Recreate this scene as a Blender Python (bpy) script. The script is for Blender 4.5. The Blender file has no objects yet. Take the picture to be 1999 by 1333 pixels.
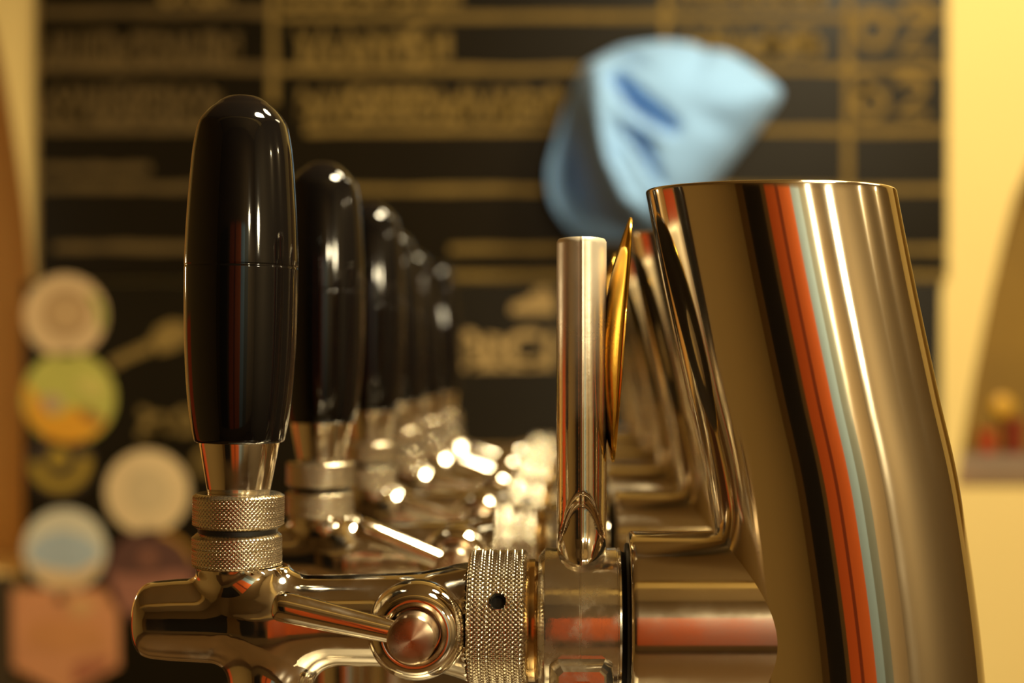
import bpy, bmesh, math, random
import numpy as np
from mathutils import Vector, Matrix

random.seed(7)
C = bpy.context.scene.collection
PI = math.pi
CAMZ = 1.40                       # eye height of the photographer
F = 1999 * 50 / 36.0              # focal length in pixels of a 50 mm lens
VX, VY = 1115.0, 710.0            # where the lens axis meets the picture
S = F / 350.0 / 1.0               # pixels per mm on the plane of the nearest tap


def X(px, d=350.0):
    return (px - VX) * d / F


def Z(py, d=350.0):
    return (VY - py) * d / F


# ------------------------------------------------------------------ materials
def new_mat(name):
    m = bpy.data.materials.new(name)
    m.use_nodes = True
    return m, m.node_tree, m.node_tree.nodes['Principled BSDF']


def film(m, v):
    """A thin film of dust and fingerprints on bare metal."""
    m.node_tree.nodes['Principled BSDF'].inputs['Metallic'].default_value = v


def simple(name, col, rough=0.5, metal=0.0, spec=0.5, noise=0.0, nscale=60.0, bump=0.0, coat=0.0, sheen=0.0):
    m, nt, b = new_mat(name)
    b.inputs['Base Color'].default_value = (*col, 1)
    b.inputs['Roughness'].default_value = rough
    b.inputs['Metallic'].default_value = metal
    b.inputs['Specular IOR Level'].default_value = spec
    if coat:
        b.inputs['Coat Weight'].default_value = coat
        b.inputs['Coat Roughness'].default_value = 0.03
    if sheen:
        b.inputs['Sheen Weight'].default_value = sheen
    if noise or bump:
        tc = nt.nodes.new('ShaderNodeTexCoord')
        n = nt.nodes.new('ShaderNodeTexNoise')
        n.inputs['Scale'].default_value = nscale
        n.inputs['Detail'].default_value = 5
        nt.links.new(tc.outputs['Object'], n.inputs['Vector'])
        if noise:
            r = nt.nodes.new('ShaderNodeMix')
            r.data_type = 'RGBA'
            nt.links.new(n.outputs['Fac'], r.inputs['Factor'])
            r.inputs['A'].default_value = (*[c * (1 - noise) for c in col], 1)
            r.inputs['B'].default_value = (*[min(1, c * (1 + noise)) for c in col], 1)
            nt.links.new(r.outputs['Result'], b.inputs['Base Color'])
        if bump:
            bp = nt.nodes.new('ShaderNodeBump')
            bp.inputs['Strength'].default_value = bump
            bp.inputs['Distance'].default_value = 0.001
            nt.links.new(n.outputs['Fac'], bp.inputs['Height'])
            nt.links.new(bp.outputs['Normal'], b.inputs['Normal'])
    return m


def metal(name, col, r0, r1, nscale=90.0, aniso=0.0, axis='Z', streak=None, bump=0.0, rot=0.0):
    """Polished metal with smudges: the roughness wanders between r0 and r1."""
    m, nt, b = new_mat(name)
    b.inputs['Base Color'].default_value = (*col, 1)
    b.inputs['Metallic'].default_value = 1
    tc = nt.nodes.new('ShaderNodeTexCoord')
    mp = nt.nodes.new('ShaderNodeMapping')
    if streak:
        mp.inputs['Scale'].default_value = streak
    n = nt.nodes.new('ShaderNodeTexNoise')
    n.inputs['Scale'].default_value = nscale
    n.inputs['Detail'].default_value = 6
    n.inputs['Roughness'].default_value = 0.65
    nt.links.new(tc.outputs['Object'], mp.inputs['Vector'])
    nt.links.new(mp.outputs['Vector'], n.inputs['Vector'])
    mr = nt.nodes.new('ShaderNodeMapRange')
    mr.inputs['From Min'].default_value = 0.38
    mr.inputs['From Max'].default_value = 0.72
    mr.inputs['To Min'].default_value = r0
    mr.inputs['To Max'].default_value = r1
    nt.links.new(n.outputs['Fac'], mr.inputs['Value'])
    nt.links.new(mr.outputs['Result'], b.inputs['Roughness'])
    if aniso:
        t = nt.nodes.new('ShaderNodeTangent')
        t.direction_type = 'RADIAL'
        t.axis = axis
        nt.links.new(t.outputs['Tangent'], b.inputs['Tangent'])
        b.inputs['Anisotropic'].default_value = aniso
        b.inputs['Anisotropic Rotation'].default_value = rot
    if bump:
        bp = nt.nodes.new('ShaderNodeBump')
        bp.inputs['Strength'].default_value = bump
        bp.inputs['Distance'].default_value = 0.0002
        nt.links.new(n.outputs['Fac'], bp.inputs['Height'])
        nt.links.new(bp.outputs['Normal'], b.inputs['Normal'])
    return m


STEEL = (0.78, 0.69, 0.52)
M = {}
M['chrome'] = metal('chrome', (0.80, 0.73, 0.60), 0.03, 0.24, 70)
M['chrome_worn'] = metal('worn_chrome', (0.78, 0.72, 0.58), 0.07, 0.42, 130, bump=0.3)
M['column'] = metal('polished_steel_column', STEEL, 0.07, 0.15, 25, aniso=0.9, axis='Z', streak=(1, 1, 0.25), rot=0.25)
M['stub'] = metal('brushed_steel_collar', STEEL, 0.12, 0.24, 40, aniso=0.8, axis='X', rot=0.25)
M['knurl'] = metal('knurled_steel', (0.70, 0.63, 0.48), 0.14, 0.26, 200)
M['brass'] = metal('brass', (0.72, 0.50, 0.22), 0.15, 0.3, 120)
M['hub'] = metal('turned_steel', (0.66, 0.52, 0.36), 0.24, 0.36, 150, aniso=0.85, axis='Y', rot=0.25)
M['lever'] = metal('lever_steel', (0.80, 0.73, 0.60), 0.05, 0.14, 150)
film(M['chrome_worn'], 0.92)
film(M['knurl'], 0.97)
M['black'] = simple('black_gloss_plastic', (0.0035, 0.003, 0.003), 0.055, spec=0.5)
M['rubber'] = simple('black_rubber', (0.006, 0.005, 0.004), 0.5)
M['plaque'] = metal('gilt_plaque', (0.95, 0.60, 0.10), 0.10, 0.26, 200)
M['plaque_back'] = simple('dark_plaque_back', (0.02, 0.012, 0.006), 0.5)
M['plaque_rim'] = metal('plaque_rim_brass', (0.85, 0.62, 0.36), 0.2, 0.3)
M['wall'] = simple('cream_plaster', (0.86, 0.64, 0.235), 0.8, noise=0.05, nscale=4, bump=0.1)
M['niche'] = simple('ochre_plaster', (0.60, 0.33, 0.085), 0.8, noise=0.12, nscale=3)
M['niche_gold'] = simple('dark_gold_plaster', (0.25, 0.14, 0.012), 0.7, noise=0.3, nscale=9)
M['board'] = simple('blackboard_paint', (0.009, 0.006, 0.0018), 0.42, spec=0.2, noise=0.3, nscale=7)
M['chalk'] = simple('yellowed_chalk', (0.20, 0.125, 0.025), 0.9, noise=0.35, nscale=45)
M['chalk_faint'] = simple('faint_yellowed_chalk', (0.10, 0.06, 0.012), 0.9, noise=0.35, nscale=45)
M['chalk_pale'] = simple('pale_chalk', (0.42, 0.28, 0.105), 0.9, noise=0.3, nscale=40)
M['cloth'] = simple('pale_blue_cotton', (0.28, 0.51, 0.88), 0.9, sheen=0.15, noise=0.06, nscale=20, bump=0.1)


def finish(o, m, smooth=True, angle=None):
    o.data.materials.append(m)
    if smooth:
        for p in o.data.polygons:
            p.use_smooth = True
        if angle is not None:
            o.data.set_sharp_from_angle(angle=math.radians(angle))


def link(name, me, m, parent=None, smooth=True, angle=None):
    o = bpy.data.objects.new(name, me)
    C.objects.link(o)
    finish(o, m, smooth, angle)
    if parent is not None:
        o.parent = parent
    return o


def mesh_from(name, vs, fs):
    me = bpy.data.meshes.new(name)
    me.from_pydata([tuple(v) for v in vs], [], [tuple(f) for f in fs])
    me.validate()
    bm = bmesh.new()
    bm.from_mesh(me)
    bmesh.ops.recalc_face_normals(bm, faces=bm.faces)
    bm.to_mesh(me)
    bm.free()
    return me


def bm_mesh(name, bm):
    bmesh.ops.recalc_face_normals(bm, faces=bm.faces)
    me = bpy.data.meshes.new(name)
    bm.to_mesh(me)
    bm.free()
    return me


def lathe(prof, n=96, axis='Z', center=(0, 0, 0), closed_ends=True):
    """prof: list of (radius, height) in mm; returns verts (metres) and faces."""
    vs, fs = [], []
    cx, cy, cz = center
    for r, h in prof:
        for i in range(n):
            a = 2 * PI * i / n
            u, v = r * math.cos(a), r * math.sin(a)
            if axis == 'Z':
                p = (cx + u, cy + v, cz + h)
            elif axis == 'X':
                p = (cx + h, cy + u, cz + v)
            else:
                p = (cx + u, cy + h, cz + v)
            vs.append(tuple(c / 1000 for c in p))
    for k in range(len(prof) - 1):
        for i in range(n):
            j = (i + 1) % n
            fs.append((k * n + i, k * n + j, (k + 1) * n + j, (k + 1) * n + i))
    if closed_ends:
        if prof[0][0] > 1e-6:
            fs.append(tuple(range(n)))
        if prof[-1][0] > 1e-6:
            fs.append(tuple(range((len(prof) - 1) * n, len(prof) * n)))
    return vs, fs


def lathe_mesh(name, prof, n=96, axis='Z', center=(0, 0, 0)):
    prof = [(max(r, 0.02), h) for r, h in prof]
    return mesh_from(name, *lathe(prof, n, axis, center))


def dense(prof, k=6):
    """Catmull-Rom resampling of a profile."""
    out = []
    P = [prof[0]] + list(prof) + [prof[-1]]
    for i in range(1, len(P) - 2):
        p0, p1, p2, p3 = (np.array(P[i + d], float) for d in (-1, 0, 1, 2))
        for t in np.linspace(0, 1, k, endpoint=False):
            out.append(tuple(0.5 * ((2 * p1) + (-p0 + p2) * t + (2 * p0 - 5 * p1 + 4 * p2 - p3) * t * t
                                    + (-p0 + 3 * p1 - 3 * p2 + p3) * t ** 3)))
    out.append(tuple(prof[-1]))
    return out


def knurl_ring(name, r, h0, h1, axis, center, n_round, n_dia, amp=0.32, c0=1.0, c1=1.0, hole=None):
    """A ring whose outside carries a diamond knurl: real little pyramids."""
    nu = n_round * 4
    nh = n_dia * 4
    cx, cy, cz = center
    vs, fs = [], []
    rows = [(r - 3.5, h0, 0), (r - c0, h0, 0)]
    for k in range(nh + 1):
        rows.append((r, h0 + c0 * 0.8 + (h1 - h0 - 0.8 * (c0 + c1)) * k / nh, 1))
    rows += [(r - c1, h1, 0), (r - 3.5, h1, 0)]
    pitch = 2 * PI * r / n_round
    for rr, h, kn in rows:
        for i in range(nu):
            a = 2 * PI * i / nu
            q = rr
            if kn:
                u = i / 4.0
                v = (h - h0) / pitch
                t1 = abs(((u + v) % 1.0) - 0.5) * 2
                t2 = abs(((u - v) % 1.0) - 0.5) * 2
                q = rr - amp + amp * 1.6 * min(t1, t2)
                if hole:
                    ha, hh, hr = hole
                    da = (a - ha + PI) % (2 * PI) - PI
                    dd = math.hypot(da * r, h - hh)
                    if dd < hr:
                        q = rr - 3.0
                    elif dd < hr + 0.3:
                        q = rr - 0.1
            u2, v2 = q * math.cos(a), q * math.sin(a)
            if axis == 'Z':
                p = (cx + u2, cy + v2, cz + h)
            else:
                p = (cx + h, cy + u2, cz + v2)
            vs.append(tuple(c / 1000 for c in p))
    for k in range(len(rows) - 1):
        for i in range(nu):
            j = (i + 1) % nu
            fs.append((k * nu + i, k * nu + j, (k + 1) * nu + j, (k + 1) * nu + i))
    k = len(rows) - 1
    for i in range(nu):
        j = (i + 1) % nu
        fs.append((k * nu + i, k * nu + j, j, i))
    return mesh_from(name, vs, fs)


# ------------------------------------------------- smooth solid from a distance field
def surface_nets(fun, lo, hi, step):
    lo = np.array(lo, float)
    n = np.ceil((np.array(hi) - lo) / step).astype(int) + 1
    ax = [lo[i] + step * np.arange(n[i]) for i in range(3)]
    P = np.stack(np.meshgrid(*ax, indexing='ij'), -1)
    V = fun(P)
    ins = V < 0
    acc = np.zeros((*(n - 1), 3))
    cnt = np.zeros(n - 1)
    corners = [(i, j, k) for i in (0, 1) for j in (0, 1) for k in (0, 1)]

    def sub(A, c):
        return A[c[0]:n[0] - 1 + c[0], c[1]:n[1] - 1 + c[1], c[2]:n[2] - 1 + c[2]]
    for a in corners:
        for d in range(3):
            if a[d] == 0:
                b = list(a)
                b[d] = 1
                va, vb = sub(V, a), sub(V, b)
                cr = (va < 0) != (vb < 0)
                t = np.where(cr, va / np.where(cr, va - vb, 1), 0)
                pa, pb = sub(P, a), sub(P, b)
                acc += np.where(cr[..., None], pa + (pb - pa) * t[..., None], 0)
                cnt += cr
    act = cnt > 0
    idx = -np.ones(n - 1, int)
    idx[act] = np.arange(act.sum())
    verts = acc[act] / cnt[act][:, None]
    faces = []
    for d in range(3):
        e, f = [(1, 2), (2, 0), (0, 1)][d]
        A = [slice(None)] * 3
        B = [slice(None)] * 3
        A[d] = slice(0, n[d] - 1)
        B[d] = slice(1, n[d])
        ch = ins[tuple(A)] != ins[tuple(B)]
        I = np.argwhere(ch)
        ok = (I[:, e] > 0) & (I[:, f] > 0) & (I[:, e] < n[e] - 1) & (I[:, f] < n[f] - 1)
        I = I[ok]
        q = []
        for de, df in ((1, 1), (0, 1), (0, 0), (1, 0)):
            J = I.copy()
            J[:, e] -= de
            J[:, f] -= df
            q.append(idx[J[:, 0], J[:, 1], J[:, 2]])
        q = np.stack(q, 1)
        s = ins[I[:, 0], I[:, 1], I[:, 2]]
        q[~s] = q[~s][:, ::-1]
        faces.append(q)
    faces = np.concatenate(faces)
    for _ in range(4):                       # pull every vertex onto the true surface
        e = 0.02
        f0 = fun(verts)
        g = np.stack([(fun(verts + np.eye(3)[i] * e) - fun(verts - np.eye(3)[i] * e)) / (2 * e) for i in range(3)], -1)
        g2 = (g * g).sum(-1)
        stp = np.clip(f0 / np.maximum(g2, 0.05), -step, step)
        verts = verts - g * stp[:, None]
    return verts, faces


def smin(a, b, k):
    h = np.clip(0.5 + 0.5 * (b - a) / k, 0, 1)
    return b + (a - b) * h - k * h * (1 - h)


def smax(a, b, k):
    return -smin(-a, -b, k)


AZ = -63.0                                   # height of the tap's axis below the lens axis, mm
NX = -82.0                                   # x of the neck that carries the handle
BX = np.array([-112, -107.0, -105.5, -103, -98, -86.5, -72, -52, -42, -36, -31.5, -28, -25.0, -22])
BR = np.array([5.5, 7.2, 8.6, 9.4, 9.9, 10.5, 10.9, 11.2, 11.4, 11.9, 12.8, 13.8, 14.9, 16.0])


def body_radius(x):
    # smooth interpolation of the barrel's profile
    xs = np.linspace(-112, -22, 361)
    rs = np.interp(xs, BX, BR)
    ker = np.hanning(17)
    ker /= ker.sum()
    rs2 = np.convolve(np.pad(rs, 8, mode='edge'), ker, 'valid')
    return np.interp(x, xs, rs2)


def body_sdf(P):
    x, y, z = P[..., 0], P[..., 1], P[..., 2]
    rho = np.sqrt(y * y + (z - AZ) ** 2)
    r = body_radius(x)
    d = (rho - r) * 0.93
    face = -(x + 106.8) + rho * rho * 0.004      # slightly domed front end
    d = smax(d, face, 2.2)
    # neck under the handle
    q = np.sqrt((x - NX) ** 2 + y * y)
    neck = q - np.interp(z, [-60, -56, -52, -49.5, -47], [8.6, 8.8, 9.6, 10.2, 10.2])
    neck = np.maximum(neck * 0.97, -(z + 63))
    # longer fillet on the tower side of the neck
    k = 3.0 + 6.0 * np.clip((x - NX) / 10.0, 0, 1)
    d = smin(d, neck, k)
    # spout
    q = np.sqrt((x + 74.4 + 0.03 * (z + 70)) ** 2 + (y * 1.04) ** 2)
    sp = q - np.interp(z, [-140, -84, -74], [8.2, 9.9, 10.2])
    sp = np.maximum(sp, z + 63)
    ks = 4.5 + 4.0 * np.clip((x + 74.4) / 12.0, 0, 1)
    d = smin(d, sp, ks)
    # boss of the flow control, towards the photographer
    q = np.sqrt((x + 36.5) ** 2 + (z - AZ) ** 2)
    bs = np.maximum(q - 9.6, np.maximum(y, -13.0 - y))
    d = smin(d, bs, 2.5)
    # flat faces
    d = np.maximum(d, x + 25.0)
    d = np.maximum(d, z + 49.6)
    return d


def tap_body_mesh():
    v, f = surface_nets(body_sdf, (-109, -18, -96), (-23, 18.5, -48), 0.55)
    keep = v[:, 2] > -200
    me = bpy.data.meshes.new('tap_body')
    me.from_pydata((v / 1000).tolist(), [], f.tolist())
    me.validate()
    bm = bmesh.new()
    bm.from_mesh(me)
    bmesh.ops.recalc_face_normals(bm, faces=bm.faces)
    bm.to_mesh(me)
    bm.free()
    return me


# ------------------------------------------------------------------ things and tags
def tag(o, label, cat, group=None):
    o['label'] = label
    o['category'] = cat
    if group:
        o['group'] = group
    return o


def structure(o):
    o['kind'] = 'structure'
    return o


def box_bm(bm, lo, hi):
    r = bmesh.ops.create_cube(bm, size=1)
    c = [(a + b) / 2 for a, b in zip(lo, hi)]
    s = [b - a for a, b in zip(lo, hi)]
    bmesh.ops.scale(bm, vec=s, verts=r['verts'])
    bmesh.ops.translate(bm, vec=c, verts=r['verts'])
    return r['verts']


def box(name, lo, hi, m, parent=None, bevel=0.0):
    bm = bmesh.new()
    box_bm(bm, lo, hi)
    if bevel:
        bmesh.ops.bevel(bm, geom=bm.edges[:], offset=bevel, segments=3, affect='EDGES', profile=0.5)
    return link(name, bm_mesh(name, bm), m, parent, smooth=bool(bevel), angle=35 if bevel else None)


# ------------------------------------------------------------------ the beer tap
COUNTER = -300.0                              # counter top, mm below the lens axis
BASEX = 73.5                                  # foot of the tower column in tap coordinates


def column_mesh():
    """Leaning steel tower: circles swept along a gently bent axis."""
    path = [(COUNTER + 4, 73.5), (-240, 73.5), (-180, 73.3), (-130, 72.6), (-78.6, 70.4), (-33.8, 64.7),
            (-5.9, 58.7), (20, 53.2), (41.9, 48.9)]
    pts = dense(path, 10)
    n = 160
    vs, fs = [], []
    R = 30.5
    rings = [(h, x, R) for h, x in pts]
    # rolled rim at the top, then the cap
    for a in (20, 45, 70, 90):
        rings.append((41.9 + 0.9 * math.sin(math.radians(a)), 48.9 - 0.2 * math.sin(math.radians(a)), R - 0.9 * (1 - math.cos(math.radians(a)))))
    rings.append((42.8, 48.7, R - 2.2))
    rings.append((41.6, 48.7, R - 2.6))
    for h, x, r in rings:
        for i in range(n):
            a = 2 * PI * i / n
            u, v = r * math.cos(a), r * math.sin(a)
            t = max(0.0, min(1.0, (h + 60) / 100))
            vs.append(((x + u) / 1000, v / 1000, (h + 0.045 * v * t) / 1000))
    for k in range(len(rings) - 1):
        for i in range(n):
            j = (i + 1) % n
            fs.append((k * n + i, k * n + j, (k + 1) * n + j, (k + 1) * n + i))
    fs.append(tuple(range(n)))
    fs.append(tuple(range((len(rings) - 1) * n, len(rings) * n)))
    return mesh_from('tower_column', vs, fs)


def holder_mesh():
    """Upright moulded bar that carries the plaque: bulged front with a fine ridge, scooped foot."""
    x0, hw = 2.55, 6.1
    nu, nz = 48, 120
    zt, zb = 30.4, -52.0
    vs, fs = [], []
    for k in range(nz + 1):
        z = zb + (zt - zb) * k / nz
        end = 1.0
        if zt - z < 0.9:
            q = (0.9 - (zt - z)) / 0.9
            end = 1 - 0.06 * q * q
        bulge = 1.0 + 0.015 * math.sin((z + 46) / 77 * PI)
        for i in range(nu):                      # front arc
            s = -1 + 2 * i / (nu - 1)
            x = hw * s * bulge * end
            c = max(0.0, 1 - abs(s) ** 2.3)
            y = -2.0 - 9.0 * c ** 0.62 * end - (0.35 * max(0, 1 - abs(s) / 0.05))
            # arch shaped scoop at the foot
            top = -30.5 - 11.0 * (abs(s) / 0.9) ** 2.2
            if z < top:
                q = min(1.0, (top - z) / 4.0)
                y += (3.6 * q * q * (3 - 2 * q)) * max(0.0, 1 - abs(s) ** 4)
            if z < -40:
                q = min(1, (-40 - z) / 7.0)
                y -= 2.0 * q * q * max(0.0, 1 - s * s)
            vs.append(((x0 + x) / 1000, y / 1000, z / 1000))
        for i in range(12):                      # back
            s = 1 - 2 * (i + 0.5) / 12
            vs.append(((x0 + hw * s * bulge * end) / 1000, (2.0 + 2.5 * max(0, 1 - s * s) ** 0.5) / 1000, z / 1000))
    w = nu + 12
    for k in range(nz):
        for i in range(w):
            j = (i + 1) % w
            fs.append((k * w + i, k * w + j, (k + 1) * w + j, (k + 1) * w + i))
    fs.append(tuple(range(w)))
    fs.append(tuple(range(nz * w, nz * w + w)))
    return mesh_from('medallion_holder', vs, fs)


def plaque_mesh():
    """Shallow round dish seen nearly edge-on, bulging towards the handle side."""
    vs, fs = [], []
    n = 96
    prof = []
    for k in range(14):
        q = k / 13
        prof.append((30 * q, -4.6 * (1 - q * q)))
    prof += [(30.3, 0.25), (30.2, 0.75), (29.8, 0.9)]
    for k in range(12, -1, -1):
        q = k / 13
        prof.append((30 * q, -4.6 * (1 - q * q) + 0.9))
    me = lathe_mesh('medallion', prof, n, 'X')
    for v in me.vertices:                         # an upright oval
        v.co.y *= 0.36
    me.materials.append(M['plaque'])
    me.materials.append(M['plaque_back'])
    for p in me.polygons:
        p.use_smooth = True
        p.material_index = 1 if p.center.x * 1000 > -4.6 * (1 - min(1.0, (math.hypot(p.center.y / 0.36, p.center.z) / 0.030) ** 2)) + 0.5 and math.hypot(p.center.y / 0.36, p.center.z) < 0.0295 else 0
    me.set_sharp_from_angle(angle=math.radians(40))
    return me


def screw_mesh():
    """Tapered clamp boss with a socket, at the front of the clamp below the bar."""
    bm = bmesh.new()
    x0, z0 = 2.4, AZ - 12.4
    def ring(hw, hh, y, rot=0):
        out = []
        n = 8
        for sx, sz in ((-1, 1), (-0.72, 1.0), (0.72, 1.0), (1, 1), (1, -1), (-1, -1)):
            pass
        pts = [(-hw, hh * 0.72), (-hw * 0.78, hh), (hw * 0.78, hh), (hw, hh * 0.72), (hw, -hh * 0.72), (hw * 0.78, -hh), (-hw * 0.78, -hh), (-hw, -hh * 0.72)]
        return [bm.verts.new(((x0 + a) / 1000, y / 1000, (z0 + b) / 1000)) for a, b in pts]
    rs = [ring(7.6, 6.6, -9), ring(7.6, 6.6, -15.5), ring(7.2, 6.2, -16.6), ring(5.8, 4.4, -19.6), ring(5.3, 3.9, -20.0)]
    for a, b in zip(rs[:-1], rs[1:]):
        for i in range(8):
            j = (i + 1) % 8
            bm.faces.new((a[i], a[j], b[j], b[i]))
    bm.faces.new(rs[0])
    # face with a round socket
    n = 8
    prev = rs[-1]
    ang = [math.atan2(v.co.z * 1000 - z0, v.co.x * 1000 - x0) for v in prev]
    r1 = [bm.verts.new(((x0 + 2.5 * math.cos(a)) / 1000, -0.0200, (z0 + 2.5 * math.sin(a)) / 1000)) for a in ang]
    r2 = [bm.verts.new(((x0 + 2.3 * math.cos(a)) / 1000, -0.0155, (z0 + 2.3 * math.sin(a)) / 1000)) for a in ang]
    for a, b in ((prev, r1), (r1, r2)):
        for i in range(n):
            j = (i + 1) % n
            bm.faces.new((a[i], a[j], b[j], b[i]))
    bm.faces.new(r2)
    me = bm_mesh('clamp_screw', bm)
    return me


def lever_mesh():
    # along local -X from the hub centre, bevelled tip
    prof = [(2.55, -3.5), (2.75, -6), (3.05, -14), (3.4, -24), (3.55, -29.5), (3.5, -31.4), (3.1, -32.4), (2.2, -33.0), (0, -33.1)]
    return lathe_mesh('flow_lever', prof, 48, 'X')


ME = {}


def build_meshes():
    ME['tower_column'] = column_mesh()
    ME['base_flange'] = lathe_mesh('base_flange', [(30, 0), (47, 0), (47.6, 0.6), (47.6, 3), (46.8, 4.2), (34, 5.2), (31.5, 7), (30.6, 9.5), (30.0, 9.8)], 96, 'Z', (BASEX, 0, COUNTER))
    # short horizontal collar from the clamp into the tower
    ME['mounting_collar'] = lathe_mesh('mounting_collar', [(16, X(1228)), (21.0, X(1226.5)), (21.5, X(1228.5)), (21.75, X(1233)), (21.8, X(1240)), (21.8, 30), (21.8, 45), (21.8, 66)], 160, 'X', (0, 0, AZ))
    ME['gasket'] = lathe_mesh('gasket', [(12, X(1206)), (16.4, X(1206)), (16.9, X(1211)), (16.4, X(1219)), (18.5, X(1220)), (18.9, X(1224)), (18.5, X(1229)), (12, X(1229))], 96, 'X', (0, 0, AZ))
    x0, x1 = X(1052), X(1212)
    ME['medallion_clamp'] = lathe_mesh('medallion_clamp', [(13, x0), (15.6, x0), (16.6, x0 + 0.7), (17.5, x0 + 1.6), (17.6, x0 + 2.0), (17.6, X(1131) - .1), (17.45, X(1131)), (17.45, X(1133)), (17.6, X(1133) + .1), (17.6, X(1202)), (17.3, X(1203)), (17.3, X(1205)), (17.6, X(1206)), (17.5, X(1210)), (17.0, x1), (13, x1)], 128, 'X', (0, 0, AZ))
    ME['clamp_screw'] = screw_mesh()
    ME['medallion_holder'] = holder_mesh()
    ME['medallion'] = plaque_mesh()
    ME['nut_ring'] = lathe_mesh('nut_ring', [(9, X(1028)), (14.6, X(1029)), (14.9, X(1033)), (14.9, X(1045)), (14.3, X(1049)), (14.1, X(1054)), (9, X(1054))], 96, 'X', (0, 0, AZ))
    ME['neck_knurl'] = knurl_ring('neck_knurl', 11.0, Z(1029.5), Z(962), 'Z', (NX, 0, 0), 66, 8, amp=0.26, c0=1.0, c1=0.9)
    ME['neck_knurl_low'] = knurl_ring('neck_knurl', 10.8, Z(1105), Z(1033), 'Z', (NX - 0.2, 0, 0), 66, 8, amp=0.26, c0=0.7, c1=2.0)
    ME['ferrule'] = lathe_mesh('ferrule', [(5.0, -41.5), (7.3, -41.5), (7.3, Z(966)), (7.5, Z(960)), (9.6, Z(868)), (9.65, Z(862)), (5, Z(858))], 96, 'Z', (NX, 0, 0))
    ME['neck_washer'] = lathe_mesh('neck_washer', [(4, -50.2), (9.6, -50.2), (9.6, -39.9), (8.3, -39.0), (4, -39.0)], 64, 'Z', (NX, 0, 0))
    hp = [(0.0, 186.6), (2.2, 187.6), (4.2, 191), (5.7, 198), (6.75, 205), (7.95, 213), (9.1, 223), (10.2, 235), (10.9, 247), (11.65, 276), (12.25, 311), (12.94, 381),
          (13.4, 440), (13.68, 500), (13.72, 519)]
    hp = [(r, Z(y)) for r, y in hp]
    lo = [(13.73, 523), (13.7, 560), (13.55, 640), (13.2, 710), (12.6, 775), (11.7, 828), (10.95, 857)]
    lo = [(r, Z(y)) for r, y in lo]
    top = dense([(-r, z) for r, z in hp[3:0:-1]] + hp, 6)[18:]
    prof = top + [(13.6, Z(521))] + dense(lo, 6) + [(10.7, Z(861)), (10.2, Z(863)), (6, Z(863.5))]
    ME['handle'] = lathe_mesh('handle', prof, 128, 'Z', (NX, 0, 0))
    ME['tap_body'] = tap_body_mesh()
    ME['spout'] = lathe_mesh('spout', [(6.9, -150), (8.1, -150), (8.3, -149), (8.9, -112), (9.55, -92.5), (9.6, -90), (6, -90)], 80, 'Z', (-73.5, 0, 0))
    ME['flow_collar'] = lathe_mesh('flow_collar', dense([(9.6, -8.5), (11.3, -9.4), (11.9, -12.0), (11.75, -14.6), (10.9, -17.0), (9.5, -18.9), (8.0, -19.6), (6.8, -19.3), (6.15, -18.2), (5.9, -15.5)], 6), 96, 'Y', (-36.5, 0, AZ))
    ME['flow_hub'] = lathe_mesh('flow_hub', [(3, -12), (5.6, -12), (5.65, -25.4), (5.3, -25.9), (5.1, -26.0), (3.5, -26.2), (1.8, -26.35), (0, -26.4)], 80, 'Y')
    ME['flow_lever'] = lever_mesh()


build_meshes()


def part(name, key, mat, parent, angle=None):
    me = ME[key]
    first = len(me.materials) == 0
    o = bpy.data.objects.new(name, me)
    C.objects.link(o)
    if first:
        finish(o, mat, True, angle)
    o.parent = parent
    return o


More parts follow.
